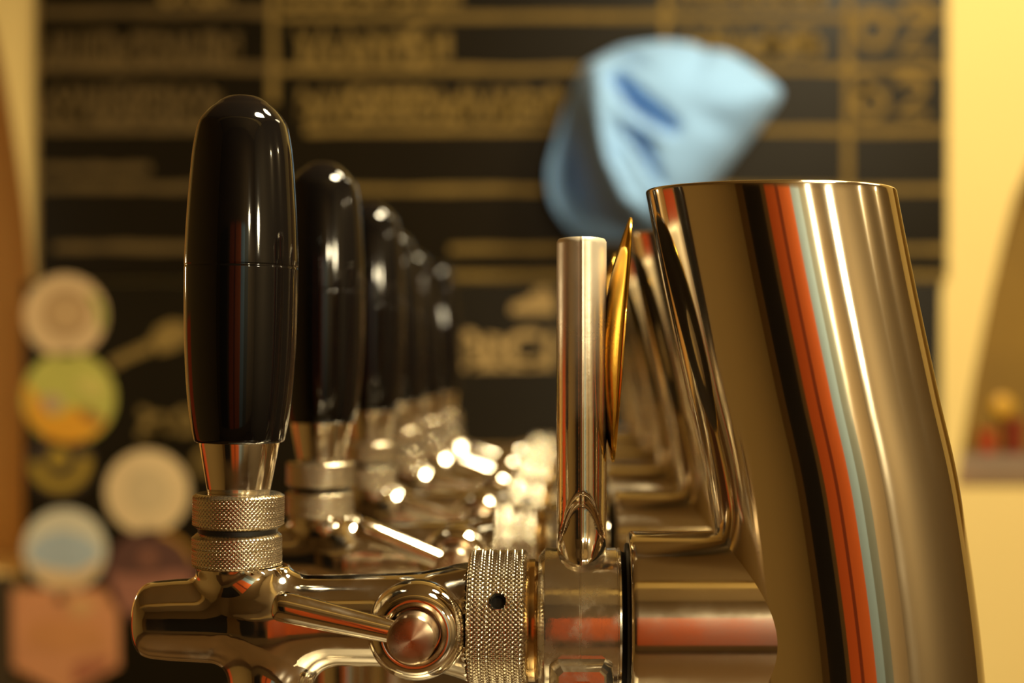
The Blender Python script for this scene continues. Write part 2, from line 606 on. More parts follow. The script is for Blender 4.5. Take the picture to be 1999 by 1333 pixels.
def make_tap(i, dy, label, tilt, hole_key, lev, dx=0.0, holder_rot=0.0, ring_gap=0.0):
    root = bpy.data.objects.new('beer_tap', None)
    C.objects.link(root)
    root.empty_display_size = 0.05
    root.location = ((BASEX + dx) / 1000, 0.35 + dy / 1000, CAMZ + COUNTER / 1000)
    tag(root, label, 'beer tap', 'beer taps along the bar')

    def put(o):
        # meshes are written in lens-axis coordinates; bring them home to the root at the tower's foot
        o.location = Vector((-BASEX / 1000, 0, -COUNTER / 1000)) + o.location
        return o
    col = put(part('tower_column', 'tower_column', M['column'], root, 50))
    part('base_flange', 'base_flange', M['chrome'], col, 40)
    put(part('mounting_collar', 'mounting_collar', M['stub'], root, 50))
    put(part('gasket', 'gasket', M['rubber'], root, 40))
    cl = put(part('medallion_clamp', 'medallion_clamp', M['chrome_worn'], root, 25))
    part('clamp_screw', 'clamp_screw', M['chrome_worn'], cl, 25)
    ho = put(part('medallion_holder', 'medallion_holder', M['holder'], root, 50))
    md = part('medallion', 'medallion', M['plaque'], ho, 40)
    md.location = (0.0120, 0.0, 0.0059)
    md.rotation_euler = (0, math.radians(4.2), 0)
    md['label'] = 'thin round gilt plaque seen edge-on'
    nut = put(part('coupling_nut', hole_key, M['knurl'], root, 50))
    ha, hh = HOLES[hole_key]
    plug = part('hole_shade_plug', 'hole_shade_plug', M['rubber'], nut, 40)  # black plug put in for the shade inside the spanner hole
    plug.rotation_euler = (ha, 0, 0)
    plug.location = (hh / 1000, 0, AZ / 1000)
    put(part('nut_ring', 'nut_ring', M['brass'], root, 40))
    bd = put(part('tap_body', 'tap_body', M['chrome'], root, 50))
    part('spout', 'spout', M['chrome'], bd, 40)
    part('flow_collar', 'flow_collar', M['chrome'], bd, 60)
    hub = part('flow_hub', 'flow_hub', M['hub'], bd, 25)
    hub.location = (-0.0365, 0, AZ / 1000)
    hub.rotation_euler = (0, math.radians(lev), 0)
    lv = put(part('flow_lever', 'flow_lever', M['lever'], root, 45))
    lv.location += Vector((-0.0365, -0.0215, AZ / 1000))
    lv.rotation_euler = (0, math.radians(lev), 0)
    # handle group leans about the neck
    piv = Vector((NX / 1000, 0, -0.0495))
    T = Matrix.Translation(piv) @ Matrix.Rotation(math.radians(tilt), 4, 'Y') @ Matrix.Translation(-piv)
    home = Matrix.Translation((-BASEX / 1000, 0, -COUNTER / 1000))
    put(part('knurled_ring', 'neck_knurl_low', M['knurl'], root, 50))
    put(part('neck_washer', 'neck_washer', M['rubber'], root, 40))
    for nm, key, mt, ang in (('knurled_ring', 'neck_knurl', M['knurl'], 50), ('ferrule', 'ferrule', M['chrome'], 40), ('handle', 'handle', M['black'], 60)):
        o = part(nm, key, mt, root, ang)
        o.matrix_local = home @ T
    return root


M['holder'] = metal('worn_chrome_bright_top', (0.82, 0.73, 0.56), 0.14, 0.46, 110, bump=0.4)  # smudged bar; upper part made paler to stand in for a bright reflection
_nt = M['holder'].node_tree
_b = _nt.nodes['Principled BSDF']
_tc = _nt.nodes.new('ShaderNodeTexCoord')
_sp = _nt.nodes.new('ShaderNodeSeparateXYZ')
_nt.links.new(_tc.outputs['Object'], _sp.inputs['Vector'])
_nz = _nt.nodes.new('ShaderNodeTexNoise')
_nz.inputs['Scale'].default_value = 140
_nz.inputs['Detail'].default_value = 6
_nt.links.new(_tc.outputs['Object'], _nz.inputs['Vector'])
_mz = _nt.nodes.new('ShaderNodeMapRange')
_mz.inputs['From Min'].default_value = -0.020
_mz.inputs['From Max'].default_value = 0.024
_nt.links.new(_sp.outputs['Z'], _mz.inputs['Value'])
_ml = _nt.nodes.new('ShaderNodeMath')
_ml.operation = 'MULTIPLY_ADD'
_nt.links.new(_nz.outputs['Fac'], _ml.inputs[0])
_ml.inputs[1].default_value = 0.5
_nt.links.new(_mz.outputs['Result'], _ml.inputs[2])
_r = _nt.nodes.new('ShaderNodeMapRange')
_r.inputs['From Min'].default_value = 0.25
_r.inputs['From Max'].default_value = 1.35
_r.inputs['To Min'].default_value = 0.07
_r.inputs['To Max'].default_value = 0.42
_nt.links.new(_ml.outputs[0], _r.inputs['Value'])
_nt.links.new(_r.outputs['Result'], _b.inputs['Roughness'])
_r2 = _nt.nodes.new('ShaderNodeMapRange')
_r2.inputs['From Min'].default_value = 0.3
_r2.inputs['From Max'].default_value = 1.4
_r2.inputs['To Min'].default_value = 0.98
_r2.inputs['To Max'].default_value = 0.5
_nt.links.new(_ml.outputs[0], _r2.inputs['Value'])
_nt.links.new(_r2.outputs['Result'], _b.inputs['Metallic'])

# coupling nuts turned so that the spanner hole sits where it does on each tap
HOLES = {}
ME['hole_shade_plug'] = lathe_mesh('hole_shade_plug', [(0, 12.8), (1.75, 12.8), (1.8, 15.9), (1.6, 15.95), (1.5, 14.6), (0, 14.6)], 32, 'Y')
for k, ha in enumerate((205, 104, 150, 92, 160, 120)):
    # angle measured from +Y towards +Z; 180 faces the photographer
    ME['nut%d' % k] = knurl_ring('coupling_nut', 17.0, X(918), X(1030), 'X', (0, 0, AZ), 88, 9, amp=0.34, c0=0.6, c1=0.9,
                                 hole=(math.radians(360 - ha if ha > 180 else ha), X(978), 1.85))
    HOLES['nut%d' % k] = (math.radians(360 - ha if ha > 180 else ha), X(978))

SP = 115.5
specs = [
    ('nearest beer tap, in focus, with tall black handle and leaning steel column', 0.7, 13.0, 0, 0),
    ('second beer tap from the front, black handle slightly blurred behind the nearest one', 0.5, 22.0, 0, 0),
    ('third beer tap from the front, its blurred black handle showing two highlights at the tip', 0.2, 14.6, 0, 0),
    ('fourth beer tap from the front, blurred handle leaning left behind the third', -3.4, 15.0, 0, 0),
    ('fifth beer tap from the front, blurred handle leaning furthest left, just before the last', -5.5, 20.0, 0, 0),
    ('last and farthest beer tap in the row, most blurred, closest to the blackboard', -3.3, 18.0, 0, 0),
]
for i, (lab, tilt, lev, dx, rot) in enumerate(specs):
    make_tap(i, SP * i, lab, tilt, 'nut%d' % i, lev, dx)

# ------------------------------------------------------------------ room
WY = 1.65                                     # front face of the wall behind the bar
HX, HB = 1.95, -2.1
CEIL = 2.95
SW = F / (WY * 1000)                          # px per mm on that wall


def wx(px):
    return (px - VX) * WY / F


def wz(py):
    return CAMZ + (VY - py) * WY / F


def arch_wall():
    """Plastered wall with two arched openings, one at each side of the blackboards."""
    bm = bmesh.new()

    def loop(pts):
        v = [bm.verts.new((x, WY, z)) for x, z in pts]
        return [bm.edges.new((v[i], v[(i + 1) % len(v)])) for i in range(len(v))]
    edges = loop([(-HX, 0), (HX, 0), (HX, CEIL), (-HX, CEIL)])
    L = [(50, 1122), (54, 900), (59, 700), (62, 560), (57, 470), (42, 350), (18, 200), (0, 105), (-30, -20), (-85, -180), (-170, -330), (-300, -460), (-450, -530), (-600, -550)]
    Rr = [(1865, 955), (1897, 757), (1936, 563), (1975, 405), (1999, 345), (2045, 240), (2110, 130), (2210, 20), (2330, -60), (2470, -110), (2620, -125)]

    def both(P, ax):
        P = dense(P, 5)
        mir = [(2 * ax - x, y) for x, y in P[-2::-1]]
        return [(wx(x), wz(y)) for x, y in P + mir]
    edges += loop(both(L, -600))
    edges += loop(both(Rr, 2620))
    bmesh.ops.triangle_fill(bm, use_beauty=True, use_dissolve=False, edges=edges, normal=(0, -1, 0))
    ext = bmesh.ops.extrude_face_region(bm, geom=bm.faces[:])
    vs = [g for g in ext['geom'] if isinstance(g, bmesh.types.BMVert)]
    bmesh.ops.translate(bm, vec=(0, 0.16, 0), verts=vs)
    return bm_mesh('wall_front', bm)


structure(link('wall_front', arch_wall(), M['wall'], smooth=False))
NB = WY + 0.16
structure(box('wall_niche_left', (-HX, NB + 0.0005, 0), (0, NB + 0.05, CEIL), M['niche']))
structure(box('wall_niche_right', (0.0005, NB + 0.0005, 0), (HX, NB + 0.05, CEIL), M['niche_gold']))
M['wall_tan'] = simple('tan_plaster', (0.27, 0.21, 0.13), 0.8, noise=0.1, nscale=2)
M['wall_gold'] = simple('ochre_wall', (0.25, 0.155, 0.045), 0.8, noise=0.15, nscale=2)
M['ceiling'] = simple('aged_ceiling', (0.30, 0.205, 0.09), 0.9)
M['floorboards'] = simple('dark_floorboards', (0.06, 0.03, 0.012), 0.5, noise=0.3, nscale=3)


def banded_wall():
    """Back wall of the pub: dark panelling, an orange curtain panel and a blue-grey door in flat paint."""
    m, nt, b = new_mat('painted_panels')
    tc = nt.nodes.new('ShaderNodeTexCoord')
    sp = nt.nodes.new('ShaderNodeSeparateXYZ')
    nt.links.new(tc.outputs['Object'], sp.inputs['Vector'])
    mr = nt.nodes.new('ShaderNodeMapRange')
    mr.inputs['From Min'].default_value = -2
    mr.inputs['From Max'].default_value = 2
    nt.links.new(sp.outputs['X'], mr.inputs['Value'])
    cr = nt.nodes.new('ShaderNodeValToRGB')
    cr.color_ramp.interpolation = 'CONSTANT'
    stops = [(0.0, (0.16, 0.085, 0.02)), (0.12, (0.006, 0.004, 0.002)), (0.318, (0.16, 0.095, 0.03)), (0.36, (0.85, 0.15, 0.025)), (0.46, (0.30, 0.045, 0.012)), (0.49, (0.85, 0.17, 0.03)),
             (0.605, (0.36, 0.53, 0.70)), (0.69, (0.19, 0.22, 0.21)), (0.78, (0.40, 0.30, 0.18))]
    e = cr.color_ramp.elements
    e[0].position, e[0].color = stops[0][0], (*stops[0][1], 1)
    e[1].position, e[1].color = stops[1][0], (*stops[1][1], 1)
    for p, c in stops[2:]:
        k = e.new(p)
        k.color = (*c, 1)
    nt.links.new(mr.outputs['Result'], cr.inputs['Fac'])
    # the panels stand on a tan dado and end below a brown frieze
    cz = nt.nodes.new('ShaderNodeValToRGB')
    cz.color_ramp.interpolation = 'CONSTANT'
    z = cz.color_ramp.elements
    z[0].position, z[0].color = 0.0, (0, 0, 0, 1)
    z[1].position, z[1].color = 0.12, (1, 1, 1, 1)
    k = z.new(0.64)
    k.color = (0, 0, 0, 1)
    mz = nt.nodes.new('ShaderNodeMapRange')
    mz.inputs['From Min'].default_value = 0
    mz.inputs['From Max'].default_value = CEIL
    nt.links.new(sp.outputs['Z'], mz.inputs['Value'])
    nt.links.new(mz.outputs['Result'], cz.inputs['Fac'])
    mx = nt.nodes.new('ShaderNodeMix')
    mx.data_type = 'RGBA'
    mx.inputs['A'].default_value = (0.16, 0.10, 0.038, 1)
    nt.links.new(cz.outputs['Color'], mx.inputs['Factor'])
    nt.links.new(cr.outputs['Color'], mx.inputs['B'])
    nt.links.new(mx.outputs['Result'], b.inputs['Base Color'])
    b.inputs['Roughness'].default_value = 0.8
    return m


structure(box('wall_back', (-HX, HB - 0.05, 0), (HX, HB, CEIL), banded_wall()))
_m, _nt, _b = new_mat('ochre_wall_with_red_panel')
_tc = _nt.nodes.new('ShaderNodeTexCoord')
_sp = _nt.nodes.new('ShaderNodeSeparateXYZ')
_nt.links.new(_tc.outputs['Object'], _sp.inputs['Vector'])
_mr = _nt.nodes.new('ShaderNodeMapRange')
_mr.inputs['From Min'].default_value = -2
_mr.inputs['From Max'].default_value = 2
_nt.links.new(_sp.outputs['Y'], _mr.inputs['Value'])
_cr = _nt.nodes.new('ShaderNodeValToRGB')
_cr.color_ramp.interpolation = 'CONSTANT'
_cr.color_ramp.elements[0].color = (0.25, 0.155, 0.045, 1)
_cr.color_ramp.elements[1].position = 0.74
_cr.color_ramp.elements[1].color = (0.75, 0.10, 0.02, 1)
_k = _cr.color_ramp.elements.new(0.90)
_k.color = (0.25, 0.155, 0.045, 1)
_nt.links.new(_mr.outputs['Result'], _cr.inputs['Fac'])
_cz = _nt.nodes.new('ShaderNodeMath')
_cz.operation = 'LESS_THAN'
_nt.links.new(_sp.outputs['Z'], _cz.inputs[0])
_cz.inputs[1].default_value = 1.46
_mx = _nt.nodes.new('ShaderNodeMix')
_mx.data_type = 'RGBA'
_mx.inputs['A'].default_value = (0.25, 0.155, 0.045, 1)
_nt.links.new(_cz.outputs[0], _mx.inputs['Factor'])
_nt.links.new(_cr.outputs['Color'], _mx.inputs['B'])
_nt.links.new(_mx.outputs['Result'], _b.inputs['Base Color'])
_b.inputs['Roughness'].default_value = 0.8
structure(box('wall_left', (-HX - 0.05, HB, 0), (-HX, NB, CEIL), _m))
structure(box('wall_right', (HX, HB, 0), (HX + 0.05, NB, CEIL), M['wall_tan']))
structure(box('floor', (-HX, HB, -0.05), (HX, NB, 0), M['floorboards']))
structure(box('trim_1', (-HX + 0.001, -0.92, CEIL - 0.1), (HX - 0.001, -0.64, CEIL - 0.0005), M['wall']))
structure(box('ceiling', (-HX, HB, CEIL), (HX, NB, CEIL + 0.05), M['ceiling']))

structure(box('trim_2', (-HX + 0.001, WY - 0.012, 0.001), (wx(33), WY - 0.0003, wz(1122)), simple('dark_wainscot', (0.05, 0.03, 0.010), 0.6, noise=0.3, nscale=8)))

# bar counter under the taps
M['wood'] = simple('varnished_bar_wood', (0.05, 0.026, 0.009), 0.3, noise=0.3, nscale=9)
M['wood_front'] = simple('dark_bar_front', (0.05, 0.022, 0.008), 0.45, noise=0.3, nscale=6)
M['tray'] = metal('steel_tray', (0.85, 0.80, 0.68), 0.4, 0.55, 60)
CT = CAMZ + COUNTER / 1000
bar = bpy.data.objects.new('bar_counter', None)
C.objects.link(bar)
bar.location = (0, 0.6, 0)
tag(bar, 'varnished wooden bar counter carrying the row of beer taps', 'bar counter')
box('counter_top', (-0.32, -0.62, CT - 0.045), (0.33, 0.82, CT), M['wood'], bar, 0.008)
box('bar_front', (-0.22, -0.58, 0), (0.29, 0.78, CT - 0.0455), M['wood_front'], bar)
tray = box('drip_tray', (-0.155, 0.24, CT + 0.0005), (0.005, 1.05, CT + 0.014), M['tray'], None, 0.004)
tag(tray, 'long steel drip tray lying under the tap spouts', 'drip tray')


# ------------------------------------------------------------------ blackboards and chalk
def quad_strip(bm, pts, w, y, t=0.0006):
    """A chalk stroke along pts (metres in the board's plane)."""
    P = [Vector((p[0], 0, p[1])) for p in pts]
    rows = []
    for i, p in enumerate(P):
        a = P[max(0, i - 1)]
        b = P[min(len(P) - 1, i + 1)]
        d = (b - a)
        if d.length < 1e-9:
            d = Vector((1, 0, 0))
        d.normalize()
        nrm = Vector((-d.z, 0, d.x)) * w * 0.5 * random.uniform(0.85, 1.15)
        rows.append([bm.verts.new((q.x, yy, q.z)) for yy in (y, y - t) for q in (p + nrm, p - nrm)])
    for a, b in zip(rows[:-1], rows[1:]):
        bm.faces.new((a[0], a[1], b[1], b[0]))
        bm.faces.new((a[2], b[2], b[3], a[3]))
        bm.faces.new((a[0], b[0], b[2], a[2]))
        bm.faces.new((a[1], a[3], b[3], b[1]))
    for r in (rows[0], rows[-1]):
        bm.faces.new((r[0], r[2], r[3], r[1]))


def pix(pts):
    return [(wx(x), wz(y)) for x, y in pts]


def strokes(name, segs, w_px, mat, parent, y):
    bm = bmesh.new()
    for s in segs:
        quad_strip(bm, pix(s), w_px / SW / 1000, y)
    o = link(name, bm_mesh(name, bm), mat, parent, smooth=False)
    return o


def wobble(x0, y0, x1, y1, n=14, a=1.6):
    return [(x0 + (x1 - x0) * i / n + (random.uniform(-a, a) if x0 == x1 else 0), y0 + (y1 - y0) * i / n + (random.uniform(-a, a) if y0 == y1 else 0)) for i in range(n + 1)]


def arc(cx, cy, rx, ry, a0, a1, n=12):
    return [(cx + rx * math.cos(math.radians(a0 + (a1 - a0) * i / n)), cy - ry * math.sin(math.radians(a0 + (a1 - a0) * i / n))) for i in range(n + 1)]


def scrawl(x0, x1, y0, y1, adv=34):
    """A line of hand-lettered chalk: bowls, stems and crossbars set close together."""
    out = []
    x = x0
    while x < x1 - 12:
        w = random.uniform(0.7, 1.0) * adv
        w = min(w, x1 - x)
        h = y1 - y0
        k = random.choice('obndseatu')
        cx, cy = x + w * 0.42, (y0 + y1) / 2
        if k == 'o':
            out.append(arc(cx, cy, w * .38, h * .45, 0, 360))
        elif k == 'b':
            out.append([(x + 3, y0), (x + 3, y1)])
            out.append(arc(cx, y1 - h * .3, w * .35, h * .3, -170, 170))
        elif k == 'n':
            out.append([(x + 3, y1), (x + 3, y0 + h * .3)])
            out.append(arc(cx, y0 + h * .5, w * .38, h * .25, 170, 0) + [(x + w * .8, y1)])
        elif k == 'd':
            out.append([(x + w * .8, y0), (x + w * .8, y1)])
            out.append(arc(cx, y1 - h * .3, w * .35, h * .3, 10, 350))
        elif k == 's':
            out.append(arc(cx, y0 + h * .25, w * .35, h * .23, 40, 260) + arc(cx, y1 - h * .25, w * .35, h * .23, 90, -140))
        elif k == 'e':
            out.append([(x + 2, cy), (x + w * .78, cy)] + arc(cx, cy, w * .38, h * .42, 0, 320))
        elif k == 'a':
            out.append([(x, y1), (cx, y0), (x + w * .82, y1)])
            out.append([(x + w * .2, cy + 6), (x + w * .65, cy + 6)])
        elif k == 't':
            out.append([(cx, y0), (cx, y1)])
            out.append([(x, y0 + 6), (x + w * .8, y0 + 6)])
        else:
            out.append([(x + 2, y0)] + arc(cx, y1 - h * .3, w * .38, h * .3, 180, 360) + [(x + w * .8, y0)])
        x += w
    return out


BY = WY - 0.012
ub = bpy.data.objects.new('menu_board', None)
C.objects.link(ub)
ub.location = (wx(960), WY - 0.006, wz(548))
tag(ub, 'large upper blackboard with ruled lines and blurred chalk lettering on the wall', 'blackboard')


def keep(o, parent):
    o.location -= Vector(parent.location)
    return o


keep(box('board_panel', (wx(82), BY, wz(547)), (wx(1845), WY - 0.0002, wz(-420)), M['board'], ub, 0.001), ub)
rules, faint = [], []
for y, x0 in ((38, 548), (140, 548), (258, 600), (372, 620), (487, 880)):
    rules.append(wobble(x0, y, 1842, y))
rules.append(wobble(600, 540, 1842, 540))
for y, x1 in ((28, 540), (136, 540), (255, 540), (368, 545)):
    faint.append(wobble(86, y, x1, y))
faint.append(wobble(86, 332, 300, 332))
faint.append(wobble(110, 484, 600, 484))
for r in rules:
    keep(strokes('chalk_rule', [r], 14, M['chalk'], ub, BY), ub)
for r in faint:
    keep(strokes('chalk_rule', [r], 17, M['chalk_faint'], ub, BY), ub)
for r in (wobble(538, 205, 538, -400), wobble(1652, 372, 1652, -400), wobble(1298, 140, 1298, -400)):
    keep(strokes('chalk_rule', [r], 15, M['chalk'], ub, BY - 0.00015), ub)
WOBY = BY - 0.0001
keep(strokes('chalk_lettering', scrawl(96, 470, 68, 128, 40), 15, M['chalk_faint'], ub, WOBY), ub)
keep(strokes('chalk_lettering', scrawl(96, 440, 172, 240, 40), 15, M['chalk_faint'], ub, WOBY), ub)
keep(strokes('chalk_lettering', scrawl(582, 850, 62, 128, 48) + [[(872, 68), (872, 120)]], 17, M['chalk'], ub, WOBY), ub)
keep(strokes('chalk_lettering', scrawl(592, 1110, 176, 238, 36), 15, M['chalk'], ub, WOBY), ub)
for args in ((320, 470, -30, 12, 40), (560, 900, -34, 16, 40), (1330, 1600, 62, 112, 40), (1320, 1610, -30, 10, 36)):
    keep(strokes('chalk_lettering', scrawl(*args), 14, M['chalk'], ub, WOBY), ub)
six = arc(1695, 205, 27, 26, 90, 450) + [(1676, 185), (1690, 160)]
two = arc(1772, 175, 26, 20, 160, -30) + [(1750, 226), (1806, 226)]
keep(strokes('chalk_lettering', [six, two], 15, M['chalk'], ub, WOBY), ub)
keep(strokes('chalk_lettering', [arc(1700, 60, 30, 34, 0, 360), arc(1785, 30, 26, 22, 160, -30) + [(1755, 108), (1812, 108)]], 15, M['chalk'], ub, WOBY), ub)

lb = bpy.data.objects.new('chalkboard', None)
C.objects.link(lb)
lb.location = (wx(940), WY - 0.006, wz(1400))
tag(lb, 'lower blackboard with chalk drawing and round coasters stuck on its left side', 'blackboard')
keep(box('board_panel', (wx(53), BY, 0.0), (wx(1833), WY - 0.0002, wz(551)), M['board'], lb, 0.001), lb)


def blob(name, polys, mat, parent, y, t=0.0006):
    bm = bmesh.new()
    for P in polys:
        a = [bm.verts.new((x, y, z)) for x, z in P]
        f = bm.faces.new(a)
        e = bmesh.ops.extrude_face_region(bm, geom=[f])
        bmesh.ops.translate(bm, vec=(0, -t, 0), verts=[g for g in e['geom'] if isinstance(g, bmesh.types.BMVert)])
    return link(name, bm_mesh(name, bm), mat, parent, smooth=False)


keep(blob('chalk_shape', [pix([(998, 612), (1000, 595), (1030, 584), (1048, 566), (1066, 560), (1082, 576), (1085, 614)])], M['chalk_pale'], lb, BY), lb)
# big chalk word behind the taps
word = [[(898, 655), (900, 712)], arc(912, 668, 18, 15, -90, 100), arc(915, 698, 22, 16, -100, 100),
        [(950, 660), (952, 706)], [(950, 660), (975, 665), (978, 690), (955, 690)], [(962, 690), (990, 712)],
        arc(1032, 680, 36, 28, 50, 310), [(890, 716), (1068, 712)], [(1075, 650), (1072, 720)]]
keep(strokes('chalk_lettering', word, 16, M['chalk_pale'], lb, BY), lb)
fork = [[(222, 712), (255, 695), (300, 676)], ]
keep(strokes('chalk_drawing', fork, 22, M['chalk'], lb, BY), lb)
keep(blob('chalk_drawing', [pix([(296, 668), (312, 640), (340, 626), (372, 632), (382, 660), (350, 682), (318, 690)])], M['chalk'], lb, BY), lb)
keep(strokes('chalk_lettering', [[(278, 800), (300, 808)], arc(312, 828, 22, 16, 0, 360), [(330, 812), (352, 838)], arc(366, 822, 18, 20, 0, 360), [(275, 845), (330, 842)]], 15, M['chalk'], lb, BY), lb)
keep(strokes('chalk_lettering', [arc(405, 900, 16, 20, 0, 360)], 14, M['chalk'], lb, BY), lb)


# coasters stuck on the lower board
def disc(cx, cy, r, n=64, a0=0, a1=360):
    return [(wx(cx + r * math.cos(math.radians(a0 + (a1 - a0) * i / n))), wz(cy - r * math.sin(math.radians(a0 + (a1 - a0) * i / n)))) for i in range(n)]


def ring_segment(cx, cy, r0, r1, a0, a1, n=24):
    return disc(cx, cy, r1, n, a0, a1) + disc(cx, cy, r0, n, a1, a0)


def card(name, col):
    return simple(name, col, 0.7, noise=0.12, nscale=25)


CO = BY - 0.0001


def coaster(cx, cy, outline, base, label, prints, cat='coaster'):
    o = bpy.data.objects.new('coaster', None)
    C.objects.link(o)
    o.location = (wx(cx), CO, wz(cy))
    tag(o, label, cat, 'coasters stuck on the blackboard')
    keep(blob('card', [outline], base, o, CO, 0.0016), o)
    for k, (polys, mt) in enumerate(prints):
        keep(blob('print', polys, mt, o, CO - 0.0016 - 0.00025 * k, 0.0003), o)
    return o


def ragged(pts, a):
    return [(x + random.uniform(-a, a), y + random.uniform(-a, a)) for x, y in pts]


def clip(cx, cy, r, pts):
    out = []
    for x, y in pts:
        d = math.hypot(x - cx, y - cy)
        if d > r:
            x, y = cx + (x - cx) * r / d, cy + (y - cy) * r / d
        out.append((x, y))
    return pix(out)


cream = card('cream_card', (0.62, 0.42, 0.20))
brown = card('brown_print', (0.36, 0.215, 0.085))
coaster(135, 617, disc(135, 617, 80), cream, 'round cream coaster with brown ring print, topmost of the left stack', [
    ([disc(137, 612, 47)], brown), ([disc(137, 612, 33)], card('tan_print', (0.46, 0.29, 0.12))),
    ([clip(135, 617, 79, [(178, 572), (196, 578), (214, 606), (213, 640), (198, 642), (200, 612)])], card('green_print', (0.30, 0.30, 0.05)))])
green = card('lime_card', (0.44, 0.40, 0.07))
low = [(50, 745), (66, 752), (84, 775), (98, 806), (120, 812), (150, 792), (168, 800), (200, 812), (216, 822), (190, 850), (150, 866), (100, 855), (62, 820)]
coaster(142, 777, disc(142, 777, 90), green, 'round green and orange coaster below the topmost cream one', [
    ([clip(142, 777, 89, low)], card('orange_print', (0.66, 0.30, 0.012))),
    ([clip(142, 777, 88, [(86, 775), (112, 768), (130, 778), (132, 795), (112, 806), (96, 800)])], card('mauve_print', (0.44, 0.28, 0.14))),
    ([clip(142, 777, 88, [(158, 796), (178, 794), (208, 812), (206, 830), (186, 826), (170, 812)])], card('rust_print', (0.30, 0.14, 0.02))),
    ([clip(142, 777, 88, [(150, 745), (185, 735), (212, 752), (206, 775), (180, 770)])], card('yellow_green_print', (0.55, 0.45, 0.10)))])
dark = card('dark_card', (0.03, 0.016, 0.006))
mustard = card('mustard_print', (0.33, 0.21, 0.015))
coaster(126, 898, disc(126, 905, 66), dark, 'dark round coaster with mustard curved arc and dot', [
    ([ring_segment(126, 898, 36, 60, 180, 375)], mustard), ([disc(123, 893, 21)], mustard)])
pale = card('pale_card', (0.74, 0.54, 0.27))
coaster(294, 958, disc(294, 958, 81), pale, 'round cream white coaster standing alone to the right of the stack', [
    ([disc(296, 955, 44)], card('faded_grey_print', (0.60, 0.45, 0.23)))])
blue = card('pale_blue_card', (0.66, 0.60, 0.42))
coaster(134, 1070, disc(134, 1070, 80), blue, 'round pale blue and white coaster just above the pink card', [
    ([clip(134, 1070, 79, [(62, 1068), (90, 1042), (130, 1032), (180, 1045), (206, 1075), (190, 1095), (160, 1110), (110, 1105), (75, 1095)])], card('sky_print', (0.40, 0.46, 0.46))),
    ([clip(134, 1070, 78, [(58, 1085), (75, 1100), (110, 1112), (160, 1115), (200, 1092), (206, 1100), (180, 1140), (134, 1149), (85, 1135)])], card('sand_print', (0.72, 0.48, 0.22)))])
plum = card('plum_card', (0.10, 0.038, 0.022))
coaster(303, 1122, disc(303, 1122, 92), plum, 'round plum coloured coaster partly behind the nearest tap spout', [
    ([ring_segment(303, 1122, 82, 91, 20, 80)], card('amber_rim', (0.45, 0.22, 0.02))),
    ([clip(303, 1122, 88, [(222, 1110), (240, 1118), (300, 1120), (350, 1112), (384, 1120), (360, 1180), (300, 1208), (240, 1180)])], card('dusty_pink_print', (0.32, 0.125, 0.07))),
    ([disc(296, 1085, 15)], card('faded_pink_print', (0.26, 0.10, 0.05)))])
pink = card('pink_card', (0.62, 0.26, 0.10))
coaster(133, 1240, pix([(32, 1146), (225, 1146), (238, 1160), (240, 1296), (136, 1352), (34, 1298)]), pink, 'pink shield shaped card, lowest of the left stack', [
    ([disc(126, 1164, 9)], dark),
    ([pix(ragged([(60, 1215), (110, 1200), (200, 1215), (215, 1260), (120, 1270), (62, 1255)], 4))], card('coral_print', (0.58, 0.24, 0.075))),
    ([pix(ragged([(150, 1290), (225, 1275), (222, 1298), (150, 1335)], 3))], card('wine_print', (0.38, 0.12, 0.05))),
    ([pix(ragged([(140, 1165), (165, 1160), (205, 1175), (170, 1200), (145, 1195)], 3))], card('peach_print', (0.64, 0.34, 0.12)))])


